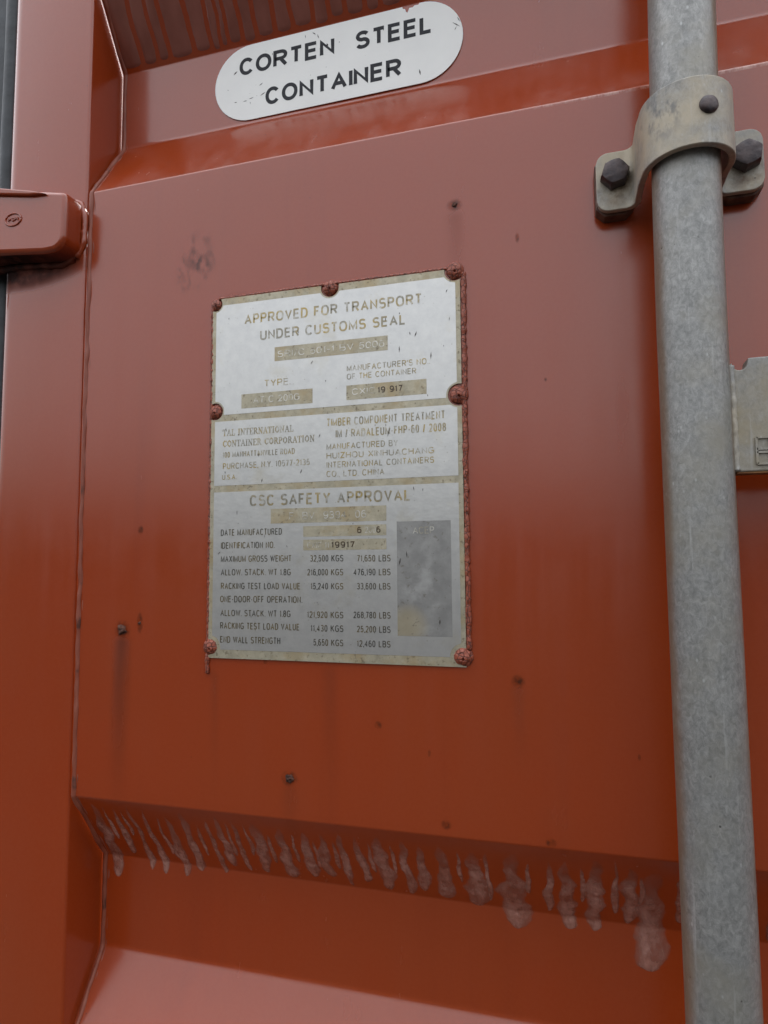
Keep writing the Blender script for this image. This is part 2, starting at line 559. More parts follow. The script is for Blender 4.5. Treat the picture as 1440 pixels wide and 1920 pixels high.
def make_font(P):
    """uniform-stroke capitals: width, then centre lines in a unit cell; P sets how square the curves are"""
    def _e(*a):
        return _arc(*a[:6], a[6] if len(a) > 6 else 12, P)

    return {
        'A': (0.98, [[(0, 0), (0.5, 1), (1, 0)], [(0.19, 0.33), (0.81, 0.33)]]),
        'B': (0.86, [[(0, 0), (0, 1), (0.55, 1)] + _e(0.55, 0.77, 0.38, 0.23, 90, -90) + [(0, 0.54)], [(0.55, 0.54)] + _e(0.55, 0.27, 0.45, 0.27, 90, -90) + [(0, 0)]]),
        'C': (0.94, [_e(0.5, 0.5, 0.5, 0.5, 38, 322, 20)]),
        'D': (0.90, [[(0, 0), (0, 1), (0.42, 1)] + _e(0.42, 0.5, 0.58, 0.5, 90, -90, 14) + [(0, 0)]]),
        'E': (0.80, [[(1, 1), (0, 1), (0, 0), (1, 0)], [(0, 0.53), (0.92, 0.53)]]),
        'F': (0.74, [[(1, 1), (0, 1), (0, 0)], [(0, 0.51), (0.85, 0.51)]]),
        'G': (0.98, [_e(0.5, 0.5, 0.5, 0.5, 40, 318, 20) + [(0.98, 0.16), (0.98, 0.46), (0.56, 0.46)]]),
        'H': (0.88, [[(0, 0), (0, 1)], [(1, 0), (1, 1)], [(0, 0.53), (1, 0.53)]]),
        'I': (0.16, [[(0.5, 0), (0.5, 1)]]),
        'K': (0.90, [[(0, 0), (0, 1)], [(0.95, 1), (0, 0.36)], [(0.34, 0.58), (1, 0)]]),
        'L': (0.74, [[(0, 1), (0, 0), (1, 0)]]),
        'M': (1.05, [[(0, 0), (0, 1), (0.5, 0.08), (1, 1), (1, 0)]]),
        'N': (0.88, [[(0, 0), (0, 1), (1, 0), (1, 1)]]),
        'O': (1.00, [_e(0.5, 0.5, 0.5, 0.5, 0, 360, 28)]),
        'P': (0.82, [[(0, 0), (0, 1), (0.55, 1)] + _e(0.55, 0.74, 0.45, 0.26, 90, -90) + [(0, 0.48)]]),
        'R': (0.90, [[(0, 0), (0, 1), (0.55, 1)] + _e(0.55, 0.75, 0.42, 0.25, 90, -90) + [(0, 0.50)], [(0.50, 0.50), (1, 0)]]),
        'S': (0.86, [_e(0.5, 0.755, 0.46, 0.245, 25, 180, 10) + _e(0.5, 0.755, 0.46, 0.245, 180, 262, 5) + _e(0.5, 0.265, 0.5, 0.265, 82, 0, 5) + _e(0.5, 0.265, 0.5, 0.265, 0, -155, 10)]),
        'T': (0.84, [[(0, 1), (1, 1)], [(0.5, 1), (0.5, 0)]]),
        'U': (0.88, [[(0, 1), (0, 0.36)] + _e(0.5, 0.36, 0.5, 0.36, 180, 360, 14) + [(1, 1)]]),
        'V': (0.92, [[(0, 1), (0.5, 0), (1, 1)]]),
        'W': (1.28, [[(0, 1), (0.25, 0), (0.5, 0.95), (0.75, 0), (1, 1)]]),
        'X': (0.90, [[(0, 0), (1, 1)], [(0, 1), (1, 0)]]),
        'Y': (0.90, [[(0, 1), (0.5, 0.46), (1, 1)], [(0.5, 0.46), (0.5, 0)]]),
        'Z': (0.82, [[(0, 1), (1, 1), (0, 0), (1, 0)]]),
        '0': (0.74, [_e(0.5, 0.5, 0.5, 0.5, 0, 360, 24)]),
        '1': (0.40, [[(0.05, 0.76), (0.75, 1), (0.75, 0)]]),
        '2': (0.74, [_e(0.5, 0.72, 0.48, 0.28, 165, -20, 12) + [(0, 0), (1, 0)]]),
        '3': (0.74, [_e(0.48, 0.76, 0.44, 0.24, 150, -90, 12) + [(0.35, 0.52)], [(0.4, 0.52)] + _e(0.48, 0.26, 0.5, 0.26, 90, -155, 12)]),
        '4': (0.78, [[(0.75, 0), (0.75, 1), (0, 0.28), (1, 0.28)]]),
        '5': (0.74, [[(0.92, 1), (0.16, 1), (0.06, 0.50)] + _e(0.48, 0.32, 0.5, 0.32, 125, -155, 14)]),
        '6': (0.74, [_e(0.5, 0.5, 0.5, 0.5, 50, 180, 10) + [(0, 0.30)], _e(0.5, 0.31, 0.5, 0.31, 0, 360, 20)]),
        '7': (0.70, [[(0, 1), (1, 1), (0.36, 0)]]),
        '8': (0.74, [_e(0.5, 0.76, 0.44, 0.24, 0, 360, 18), _e(0.5, 0.27, 0.5, 0.27, 0, 360, 18)]),
        '9': (0.74, [_e(0.5, 0.5, 0.5, 0.5, 230, 360, 10) + [(1, 0.70)], _e(0.5, 0.69, 0.5, 0.31, 0, 360, 20)]),
        '.': (0.14, [[(0.5, -0.02), (0.5, 0.06)]]),
        ',': (0.16, [[(0.6, 0.06), (0.35, -0.17)]]),
        "'": (0.14, [[(0.5, 1), (0.5, 0.72)]]),
        '-': (0.46, [[(0, 0.42), (1, 0.42)]]),
        '/': (0.48, [[(0, -0.05), (1, 1.03)]]),
        ' ': (0.42, []),
    }


ENGRAVED = make_font(2.5)
ROUND = make_font(2.08)


def text(s, x0, x1, zb, cap, y, mat, parent, weight=0.13, depth=0.08, name="lettering", gap=0.19, FONT=None):
    """one line of lettering as a mesh of raised strokes fitted between x0 and x1; weight is the stroke width over the cap height"""
    FONT = FONT or ENGRAVED
    t = cap * weight
    adv = [FONT[c][0] + gap for c in s]
    sx = (x1 - x0) / (sum(adv) - gap)
    tx = min(t, sx * cap * 0.9)
    x = x0
    v, f = [], []
    lift = 0
    for c, a in zip(s, adv):
        w, lines = FONT[c]
        wd = max(w * sx - tx, 0.45 * t if c == '-' else 0.0)
        for ln in lines:
            P = []
            for u, q in ln:
                p = Vector((x + tx / 2 + u * wd, zb + t / 2 + q * (cap - t)))
                if not P or (p - P[-1]).length > 0.004:
                    P.append(p)
            closed = len(P) > 8 and (P[0] - P[-1]).length < 0.05
            if closed:
                P.pop()
            n = len(P)
            if n < 2:
                continue
            L, Rr = [], []
            for i, p in enumerate(P):
                pa = P[i - 1] if (i > 0 or closed) else None
                pb = P[(i + 1) % n] if (i < n - 1 or closed) else None
                d1 = (p - pa).normalized() if pa is not None else None
                d2 = (pb - p).normalized() if pb is not None else None
                d1 = d1 or d2
                d2 = d2 or d1
                n1, n2 = Vector((-d1.y, d1.x)), Vector((-d2.y, d2.x))
                mt = n1 + n2
                mt = mt.normalized() if mt.length > 0.05 else n1
                k = min(1.0 / max(mt.dot(n1), 0.2), 2.6) * t / 2
                L.append(p + mt * k)
                Rr.append(p - mt * k)
            if c not in ",/":
                for q in L + Rr:
                    q.y = min(max(q.y, zb), zb + cap)
            yy = y - 0.004 * (lift % 3)
            lift += 1
            b = len(v)
            for q in L: v.append((q.x, yy, q.y))
            for q in Rr: v.append((q.x, yy, q.y))
            for q in L: v.append((q.x, y + depth, q.y))
            for q in Rr: v.append((q.x, y + depth, q.y))
            for i in range(n if closed else n - 1):
                j = (i + 1) % n
                f.append([b + i, b + j, b + n + j, b + n + i])
                f.append([b + i, b + 2 * n + i, b + 2 * n + j, b + j])
                f.append([b + n + i, b + n + j, b + 3 * n + j, b + 3 * n + i])
        x += a * sx
    return mesh(name, v, f, mat, parent)


def strokes(name, segs, y, mat, parent, depth=0.08):
    """several flat marks of one surface as one mesh: (x0, z0, x1, z1, half width)"""
    v, f = [], []
    for x0, z0, x1, z1, w in segs:
        a, b = Vector((x0, z0)), Vector((x1, z1))
        d = (b - a)
        d = d.normalized() if d.length > 1e-6 else Vector((1, 0))
        nrm = Vector((-d.y, d.x)) * w
        m = (a + b) / 2
        P = [a, m + nrm, b, m - nrm] if w > 0 else [a + nrm, b + nrm, b - nrm, a - nrm]
        i = len(v)
        v += [(p.x, y, p.y) for p in P] + [(p.x, y + depth, p.y) for p in P]
        f += [[i, i + 1, i + 2, i + 3]] + [[i + k, i + 4 + k, i + 4 + (k + 1) % 4, i + (k + 1) % 4] for k in range(4)]
    return mesh(name, v, f, mat, parent)


# ------------------------------------------------------------------ setting: the yard the door looks out on
GZ = -1500.0
g = mesh("ground", [(-9e5, -9e5, GZ), (9e5, -9e5, GZ), (9e5, 9e5, GZ), (-9e5, 9e5, GZ)], [[0, 1, 2, 3]], M_GROUND)
tag(g, "dark gravel yard in front of the container door", "ground", kind="structure")

# ------------------------------------------------------------------ the container door
door = empty("container_door", (-351, 0, -1250), "red oxide painted corrugated steel container door with hinge on its left edge", "container door")
door["kind"] = "thing"
DEPTH, ZT, ZB = 36.0, 1030.0, -1250.0
X0, X1 = -350.0, 735.0
PER = 637.0
prof2 = []
for k in (-2, -1, 0, 1):
    o = PER * k
    prof2 += [(0, -167 + o), (0, 290 + o), (DEPTH, 348 + o), (DEPTH, 415 + o)]
prof2 = [(DEPTH, ZB - 200)] + prof2 + [(0, 470 + PER)]
prof2 = [p for p in prof2 if ZB < p[1] < ZT]
prof2 = [(prof2[0][0], ZB)] + prof2 + [(prof2[-1][0], ZT)]
PROFILE = fillet(prof2, [11.0 if (p[0] > 1 and abs((p[1] + 289) % PER) < 3) or (p[0] > 1 and abs((p[1] + 289) % PER) > PER - 3) else 3.6 for p in prof2], 8)         # (depth, height)


def surf_y(z):
    for a, b in zip(PROFILE[:-1], PROFILE[1:]):
        if a.y <= z <= b.y and b.y > a.y:
            return a.x + (b.x - a.x) * (z - a.y) / (b.y - a.y)
    return 0.0


def surf_front(x, z):
    """depth of the sheet at a point, its slight waviness included"""
    return surf_y(z) + 0.55 * noise.noise(Vector((x * 0.006, z * 0.006, 3.1)))


dense = []
for a, b in zip(PROFILE[:-1], PROFILE[1:]):
    n = max(1, int((b - a).length / 25))
    dense += [a.lerp(b, i / n) for i in range(n)]
dense.append(PROFILE[-1])
xs = [X0, X0 + 0.4] + [X0 + (X1 - X0) * i / 44 for i in range(1, 44)] + [X1 - 0.4, X1]
verts, faces = [], []
for p in dense:
    for x in xs:
        w = 0.55 * noise.noise(Vector((x * 0.006, p.y * 0.006, 3.1)))
        verts.append((x, p.x + w, p.y))
nx = len(xs)
for i in range(len(dense) - 1):
    for j in range(nx - 1):
        faces.append([i * nx + j, i * nx + j + 1, (i + 1) * nx + j + 1, (i + 1) * nx + j])
panel = mesh("corrugated_panel", verts, faces, M_PAINT, door, smooth=True)
so = panel.modifiers.new("sheet", 'SOLIDIFY')
so.thickness = 0.002
so.offset = -1 if panel.data.polygons[0].normal.y < 0 else 1


# box-section frame round the sheet: rounded front corners
def frame_bar(name, x0, x1, z0, z1, rl, rr, y0=0.0, y1=55.0):
    sec = []
    for k in range(9):
        a = math.pi / 2 * k / 8
        sec.append((x0 + rl - rl * math.cos(a), y0 + rl - rl * math.sin(a)))
    for k in range(5):
        a = math.pi / 2 * k / 4
        sec.append((x1 - rr + rr * math.sin(a), y0 + rr - rr * math.cos(a)))
    sec += [(x1, y1), (x0, y1)]
    n = len(sec)
    zs = [z0 + (z1 - z0) * i / 60 for i in range(61)]
    v = [(x, y, z) for z in zs for x, y in sec]
    f = [[i * n + k, i * n + (k + 1) % n, (i + 1) * n + (k + 1) % n, (i + 1) * n + k] for i in range(60) for k in range(n)]
    f += [list(range(n)), [60 * n + k for k in range(n)][::-1]]
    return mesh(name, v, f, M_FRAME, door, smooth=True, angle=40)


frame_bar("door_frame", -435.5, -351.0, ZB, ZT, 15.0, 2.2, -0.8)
frame_bar("door_frame", 736.0, 820.0, ZB, ZT, 2.2, 15.0, -0.8)

# sealant run along the joint of frame and sheet, following the corrugation
sp = []
for p in dense:
    sp.append((-347.5, p.x + 0.5, p.y))
sp = densify(sp, 3.0)
sp = [Vector((p.x + 1.1 * noise.noise(Vector((0, 5, p.z * 0.045))), p.y + 0.4 * noise.noise(Vector((9, 0, p.z * 0.05))), p.z)) for p in sp]
tube("sealant_bead", sp, 1.9, M_SEAL, door, 10, 0.45, 0.09)
tube("sealant_bead", [p + Vector((3.0, 0.9, 0)) for p in sp], 1.2, M_SEAL, door, 8, 0.6, 0.12, seed=4.0)

# rubber gasket beyond the frame
gk = []
for i in range(13):
    a = math.pi * i / 12
    gk.append((-441 - 10 * math.cos(a) - 1, 16 - 7 * math.sin(a)))
gs = [(-500, 24), (-500, 40), (-436.2, 40), (-436.2, 16)] + [(-437.0 - 8 + 8 * math.cos(math.pi * i / 10), 16 - 8 * math.sin(math.pi * i / 10)) for i in range(1, 11)] + [(-456, 22), (-470, 20)]
n = len(gs)
zs = [ZB + (ZT - ZB) * i / 80 for i in range(81)]
v = [(x + 0.8 * noise.noise(Vector((x, 0, z * 0.01))), y, z) for z in zs for x, y in gs]
f = [[i * n + k, i * n + (k + 1) % n, (i + 1) * n + (k + 1) % n, (i + 1) * n + k] for i in range(80) for k in range(n)]
f += [list(range(n)), [80 * n + k for k in range(n)][::-1]]
mesh("gasket", v, f, M_RUBBER, door, smooth=True, angle=50)

# hinge blade welded on the frame, with a raised lip and an oval maker's mark
hy = -20.0
hp = [(-520, 247 - 8), (-414, 240.5), (-374, 236)] + \
     [(-366 + 12 * math.sin(a), 248 - 12 * math.cos(a)) for a in [R(d) for d in (8, 25, 45, 65, 85)]] + \
     [(-353.6, 268)] + [(-358 + 4.5 * math.cos(a), 277 + 4.5 * math.sin(a)) for a in (R(10), R(45), R(80))] + [(-372, 284.5), (-416, 293), (-520, 305)]
hinge = prism("hinge", hp, hy, 0.5, M_FRAME, door)
bevel(hinge, 3.4, 3, 50)
for p in hinge.data.polygons: p.use_smooth = True
hinge.data.set_sharp_from_angle(angle=R(35))
lip = prism("lip", [(-520, 297), (-420, 288), (-385, 281.5), (-370, 280.5), (-383, 284.8), (-416, 292.6), (-520, 304.5)], hy - 3.0, hy + 3, M_FRAME, hinge)
bevel(lip, 1.2, 2)
wpath = densify([(-520, -1, 306), (-416, -1, 294), (-372, -1, 286), (-356, -1, 281), (-351.8, -1, 270), (-352.2, -1, 250), (-358, -1, 238.5), (-372, -1, 234), (-414, -1, 238), (-520, -1, 236)], 2.5)
tube("weld_bead", wpath, 2.6, M_FRAME, hinge, 8, 0.5, 0.25)
ring = [(-401.9 + 7.6 * math.cos(2 * math.pi * i / 40), hy - 0.1, 265.9 + 4.9 * math.sin(2 * math.pi * i / 40)) for i in range(41)]
em = tube("emblem", ring, 0.75, M_FRAME, hinge, 8, 0.1)
text("PSPI", -406.6, -397.2, 264.6, 2.7, hy - 0.75, M_FRAME, hinge, 0.2, 0.9, "emblem")

# rust pimples in the paint
for (x, z, r) in ((-309.3, -46.8, 3.4), (-177.9, -141.1, 2.6), (-62.7, 233.0, 1.7), (-295.1, -42.0, 1.1)):
    v, f = [], []
    for i in range(9):
        ph = math.pi / 2 * i / 8
        for j in range(16):
            th = 2 * math.pi * j / 16
            q = Vector((math.cos(th) * math.cos(ph), -math.sin(ph) * 0.7, math.sin(th) * math.cos(ph)))
            rr = r * (1 + 0.65 * noise.noise(q * 1.9 + Vector((x, z, 0))))
            v.append((x + q.x * rr, surf_front(x, z) + 0.2 + q.y * rr, z + q.z * rr))
    f = [[i * 16 + j, i * 16 + (j + 1) % 16, (i + 1) * 16 + (j + 1) % 16, (i + 1) * 16 + j] for i in range(8) for j in range(16)]
    mesh("rust_pimple", v, f, M_RUSTDK, door, smooth=True)


# dried pale runs hanging from the undersides of the corrugation
def run(x, ztip, w, ztop, bulge, seed, thick=1.3, wob=0.9, wtop=0.45):
    n, m = 46, 9
    v, f, film = [], [], []
    for i in range(n + 1):
        t = i / n
        z = ztop + (ztip - ztop) * t
        prof = wtop + (1 - wtop) * min(1.0, t / bulge) ** 1.2
        ta = 0.70 + 0.2 * ((seed * 7.77) % 1.0)
        end = max(0.0, 1 - max(0.0, (t - ta) / (1 - ta)) ** 2) ** (0.45 + 0.35 * ((seed * 3.31) % 1.0))
        st = min(1.0, t / 0.12)
        base = 0.5 * w * prof * end * (0.35 + 0.65 * st)
        sway = wob * 1.7 * noise.noise(Vector((seed, z * 0.075, 7)))
        lf = base * (1 + 0.75 * noise.noise(Vector((seed * 3.1, z * 0.085, 0))) + 0.25 * noise.noise(Vector((seed, z * 0.3, 2))))
        rg = base * (1 + 0.75 * noise.noise(Vector((seed * 3.1 + 5.5, z * 0.085, 0))) + 0.25 * noise.noise(Vector((seed, z * 0.3, 8))))
        cx = x + sway + (rg - lf) / 2
        hw = (lf + rg) / 2
        for j in range(m):
            u = -1 + 2 * j / (m - 1)
            h = thick * max(0.0, 1 - u * u) ** 0.6 * (0.25 + 0.75 * t) * end
            h *= 1 + 0.5 * noise.noise(Vector((cx * 0.2 + u * 1.2, z * 0.22, seed)))
            a = surf_front(cx, z)
            sl = (surf_y(z + 1) - surf_y(z - 1)) / 2
            nn = Vector((-1, sl)).normalized()
            hh = h - 0.25
            v.append((cx + u * hw, a + nn.x * hh, z + nn.y * hh))
            film.append(max(0.0, 1 - abs(u) ** 3) * min(1.0, 0.15 + t / 0.45))
    for i in range(n):
        for j in range(m - 1):
            f.append([i * m + j, i * m + j + 1, (i + 1) * m + j + 1, (i + 1) * m + j])
    o = mesh("dried_run", v, f, M_RUN, door, smooth=True)
    at = o.data.attributes.new("film", 'FLOAT', 'POINT')
    at.data.foreach_set("value", film)
    return o


def flat_run(x, ztip, w, ztop, seed):
    """a broad thin curtain of the same residue"""
    n, m = 30, 9
    v, f = [], []
    for i in range(n + 1):
        t = i / n
        z = ztop + (ztip - ztop) * t
        end = math.sqrt(max(0.0, 1 - max(0.0, (t - 0.95) / 0.05) ** 2))
        l = x - w / 2 + 1.5 * noise.noise(Vector((seed * 1.7, z * 0.07, 0))) + 0.5 * noise.noise(Vector((seed, z * 0.3, 2)))
        r = x + w / 2 + 1.5 * noise.noise(Vector((seed * 1.7 + 1.7, z * 0.07, 0))) + 0.5 * noise.noise(Vector((seed, z * 0.3, 5)))
        for j in range(m):
            u = -1 + 2 * j / (m - 1)
            h = 0.75 * max(0.0, 1 - u ** 4) * end
            sl = (surf_y(z + 1) - surf_y(z - 1)) / 2
            nn = Vector((-1, sl)).normalized()
            px = (l + r) / 2 + u * (r - l) / 2 * (0.5 + 0.5 * end)
            v.append((px, surf_front(px, z) + nn.x * (h - 0.15), z + nn.y * (h - 0.15)))
    for i in range(n):
        for j in range(m - 1):
            f.append([i * m + j, i * m + j + 1, (i + 1) * m + j + 1, (i + 1) * m + j])
    return mesh("dried_run", v, f, M_CURTAIN, door, smooth=True)


LOW = [(-335.9, -238.7, 9.6), (-318.9, -218.7, 5.7), (-305.5, -230.4, 4.6), (-293.9, -231.7, 5.5), (-276.2, -231.5, 7.2), (-262.9, -226.1, 6.2), (-244.1, -225.0, 4.3), (-235.1, -218.0, 6.0), (-222.7, -220.7, 4.2), (-208.0, -219.7, 8.3), (-189.1, -221.0, 9.8), (-172.5, -218.0, 7.2), (-159.9, -215.0, 7.1), (-146.2, -221.5, 5.4), (-135.1, -215.9, 6.1), (-119.2, -220.6, 9.7), (-104.8, -221.5, 6.6), (-93.5, -217.4, 6.5), (-79.9, -221.1, 7.8), (-59.9, -223.5, 11.8), (-51.2, -218.1, 2.8), (-35.6, -234.7, 15.5), (-15.0, -220.2, 5.3), (-4.3, -230.3, 9.7), (12.0, -229.6, 10.1), (23.7, -215.0, 3.7), (31.5, -222.1, 8.6), (44.5, -248.6, 13.9), (59.4, -216.4, 4.8)]
rnd = random.Random(3)
for i, (x, z, w) in enumerate(LOW):
    run(x, z, w * 1.35, -171 - rnd.random() * 7, 0.5 + 0.3 * rnd.random(), i + 1.3, 0.8 + w * 0.06, 1.2, 0.42 + 0.4 * rnd.random())
for i, (x, z, w) in enumerate([(-327, -205, 4), (-312, -200, 3.5), (-284, -214, 4.5), (-253, -211, 4), (-229, -207, 3.5), (-215, -205, 4), (-199, -209, 4.5), (-181, -206, 3.5), (-166, -208, 4), (-152, -207, 4.5), (-127, -206, 4), (-112, -205, 3.5),
                               (-69, -205, 3.5), (-27, -207, 4), (5, -209, 4), (38, -205, 3.5)]):
    run(x, z, w, -173 - rnd.random() * 9, 0.5, 40 + i, 0.8, 1.0, 0.6)
for i, (x, z, w) in enumerate([(96, -236, 7), (108, -221, 6), (119, -228, 9), (133, -217, 5)]):
    run(x, z, w, -174, 0.6, 60 + i, 1.5)
GAPS = [-348.3, -328.3, -313.3, -302.5, -279.9, -263.7, -254.4, -248.1, -235.7, -223.5, -207.2, -192.6, -175.5, -162.2, -149.2, -133, -121, -104, -92, -75, -60, -48, -31, -18, -2, 15, 27, 40, 56, 70, 88, 101, 120, 133]
for i, (a, b) in enumerate(zip(GAPS[:-1], GAPS[1:])):
    flat_run((a + b) / 2, 416.5 + rnd.random() * 2, (b - a) - 2.6 - rnd.random(), 468.5, 100 + i)

# ------------------------------------------------------------------ the white sticker
stk = empty("sticker", (-160, 36, 350), "white pill shaped sticker reading CORTEN STEEL CONTAINER in black above the data plate", "sticker")
YS = DEPTH + 0.0


r_ = 31.6
zc = 382.4
xl, xr = -261.2 + r_, -59.9 - r_
out = []
for i in range(25):
    a = math.pi / 2 + math.pi * i / 24
    out.append((xl + r_ * math.cos(a), zc + r_ * math.sin(a)))
for i in range(25):
    a = -math.pi / 2 + math.pi * i / 24
    out.append((xr + r_ * math.cos(a), zc + r_ * math.sin(a)))
# torn nick in the top edge
out += [(-91.5, 414.0), (-93.0, 412.8), (-95.5, 413.0), (-97.0, 411.8), (-99.5, 412.0), (-101.0, 408.5), (-102.2, 409.6), (-103.0, 412.0), (-104.5, 412.4), (-105.0, 414.0)]
yst = DEPTH - 0.95
prism("vinyl", out, yst, yst + 0.5, M_VINYL, stk)
text("CORTEN", -239.6, -158.8, 389.2, 14.4, yst - 0.12, M_INK, stk, 0.20, 0.08, "lettering", 0.12, ROUND)
text("STEEL", -141.8, -82.2, 388.4, 14.4, yst - 0.12, M_INK, stk, 0.20, 0.08, "lettering", 0.12, ROUND)
text("CONTAINER", -216.6, -106.0, 359.8, 14.4, yst - 0.12, M_INK, stk, 0.20, 0.08, "lettering", 0.12, ROUND)
ticks = [(-165.2, 399.5, -164.0, 397, 0.7), (-172.8, 409, -171.6, 405, 0.35), (-177, 411.5, -174, 409, 0.4), (-183, 411, -182.6, 408, 0.25), (-244.8, 391.5, -241.5, 394, 0.6),
         (-222, 377.5, -219, 379.2, 0.35), (-231, 368.2, -227, 368.8, 0.3), (-221, 369.0, -216.5, 371.0, 0.35), (-236, 367.2, -232.5, 367.2, 0.3), (-243.8, 368, -241.5, 367.6, 0.35),
         (-92.6, 362.0, -91.6, 357.0, 0.6), (-67.5, 392.5, -62, 388.0, 0.4), (-64, 396, -61.8, 391.5, 0.35), (-66, 386, -64.5, 388.5, 0.25), (-155, 398.5, -154.6, 397.8, 0.4),
         (-230, 366, -229.6, 363.5, 0.2), (-120, 400, -119.4, 399.0, 0.3), (-250, 380, -249.2, 379.2, 0.3), (-211, 403, -210.7, 400.5, 0.2)]
tag(strokes("scuffing", ticks, yst - 0.1, M_TICK, stk), kind="stuff")

# ------------------------------------------------------------------ the data plate
plate = empty("data_plate", (-149, 0, -64.5), "weathered white metal approval plate with worn lettering fixed with red painted rivets", "data plate")
YP = -1.5
RIV = [(-236.2, 186.0, 4.3), (-149, 187.7, 5.6), (-63, 188.4, 6.0), (-61.6, 106.4, 6.3), (-235.6, 107.6, 5.2), (-237, -57.0, 5.9), (-61.7, -58.2, 6.2)]


def bitten(x0, x1, z0, z1, holes, step=0.5):
    pts = []
    for a, b in (((x0, z0), (x1, z0)), ((x1, z0), (x1, z1)), ((x1, z1), (x0, z1)), ((x0, z1), (x0, z0))):
        L = math.hypot(b[0] - a[0], b[1] - a[1])
        n = int(L / step)
        pts += [(a[0] + (b[0] - a[0]) * i / n, a[1] + (b[1] - a[1]) * i / n) for i in range(n)]

    def inside(p):
        for h in holes:
            if math.hypot(p[0] - h[0], p[1] - h[1]) < h[2]:
                return h
        return None
    s0 = next(i for i, p in enumerate(pts) if inside(p) is None)
    pts = pts[s0:] + pts[:s0]
    out, i = [], 0
    while i < len(pts):
        h = inside(pts[i])
        if h is None:
            out.append(pts[i]); i += 1; continue
        j = i
        while j < len(pts) and inside(pts[j]) is h:
            j += 1
        a0 = math.atan2(pts[i - 1][1] - h[1], pts[i - 1][0] - h[0])
        e = pts[j % len(pts)]
        a1 = math.atan2(e[1] - h[1], e[0] - h[0])
        best = None
        for d in (a1 - a0, a1 - a0 + 2 * math.pi, a1 - a0 - 2 * math.pi):
            mx, mz = h[0] + h[2] * math.cos(a0 + d / 2), h[1] + h[2] * math.sin(a0 + d / 2)
            sc = min(mx - x0, x1 - mx, mz - z0, z1 - mz) - abs(d) * 0.001
            if abs(d) < 2 * math.pi and (best is None or sc > best[0]):
                best = (sc, d)
        d = best[1]
        k = max(4, int(abs(d) * h[2] / 0.6))
        out += [(h[0] + h[2] * math.cos(a0 + d * q / k), h[1] + h[2] * math.sin(a0 + d * q / k)) for q in range(1, k)]
        i = j
    # drop near-collinear points on straight runs
    res = []
    m = len(out)
    for q in range(m):
        a, b, c = out[q - 1], out[q], out[(q + 1) % m]
        cr = (b[0] - a[0]) * (c[1] - b[1]) - (b[1] - a[1]) * (c[0] - b[0])
        if abs(cr) > 1e-6:
            res.append(b)
    return res


holes = [(x, z, r + 0.9) for x, z, r in RIV[:5]] + [(x, z, 1.0) for x, z, r in RIV[5:]]
prism("backing_sheet", bitten(-238.6, -59.8, -64.5, 189.6, holes), YP, YP + 1.2, M_BARE, plate)
wh = [(x, z, r + 1.9) for x, z, r in RIV]
YW = YP - 0.12
for z0, z1 in ((104.9, 184.6), (54.6, 100.2), (-58.6, 50.0)):
    prism("enamel_field", bitten(-235.6, -62.8, z0, z1, wh), YW, YW + 0.3, M_WHITE, plate)
YF = YW - 0.08
F1 = prism("stamp_field", [(-189.8, 140.0), (-108.3, 140.0), (-108.3, 149.9), (-189.8, 149.9)], YF, YF + 0.2, M_BARE, plate)
F2 = prism("stamp_field", [(-215, 108.4), (-161.5, 108.4), (-161.5, 118.5), (-215, 118.5)], YF, YF + 0.2, M_BARE, plate)
F3 = prism("stamp_field", [(-137.2, 108.5), (-82.5, 108.5), (-82.5, 118.4), (-137.2, 118.4)], YF, YF + 0.2, M_BARE, plate)
F4 = prism("stamp_field", [(-191.9, 27.1), (-110.1, 27.1), (-110.1, 37.1), (-191.9, 37.1)], YF, YF + 0.2, M_BARE, plate)
F5 = prism("stamp_field", [(-168, 17.7), (-110.2, 17.7), (-110.2, 24.8), (-168, 24.8)], YF, YF + 0.2, M_BARE, plate)
F6 = prism("stamp_field", [(-168, 8.6), (-110.2, 8.6), (-110.2, 15.7), (-168, 15.7)], YF, YF + 0.2, M_BARE, plate)
F7 = prism("stamp_field", [(-103.2, -46.3), (-68.1, -46.3), (-68.1, 26.4), (-103.2, 26.4)], YF, YF + 0.2, M_GREY, plate)
YL = YW - 0.1
HEAD = [("APPROVED FOR TRANSPORT", -213.2, -84.8, 168.6, 7.3), ("UNDER CUSTOMS SEAL", -201.0, -96.0, 156.0, 7.2), ("CSC SAFETY APPROVAL", -207.8, -93.7, 39.4, 7.8)]
for a in HEAD:
    text(*a, YL, M_TXT, plate, 0.17)
MED = [("TYPE.", -197.5, -177.8, 122.5, 4.9), ("MANUFACTURER'S NO..", -136.9, -80.2, 128.0, 4.2), ("OF THE CONTAINER", -136.9, -89.2, 122.4, 4.0),
       ("100 MANHATTANVILLE ROAD", -229.1, -174.4, 74.2, 4.1), ("PURCHASE, N.Y. 10577-2135", -228.9, -163.5, 66.0, 4.4), ("U.S.A.", -229.4, -218.2, 58.7, 3.5),
       ("TIMBER COMPONENT TREATMENT", -151.3, -70.7, 91.4, 5.5), ("IM / RADALEUM-FHP-60 / 2008", -144.9, -70.2, 83.4, 5.5), ("MANUFACTURED BY", -151.4, -102.0, 75.6, 4.2),
       ("HUIZHOU XINHUACHANG", -151.4, -78.1, 69.5, 4.2), ("INTERNATIONAL CONTAINERS", -151.4, -78.2, 63.3, 4.2), ("CO., LTD. CHINA", -151.4, -111.2, 57.2, 4.2)]
for a in MED:
    text(*a, YL, M_TXT, plate, 0.15)
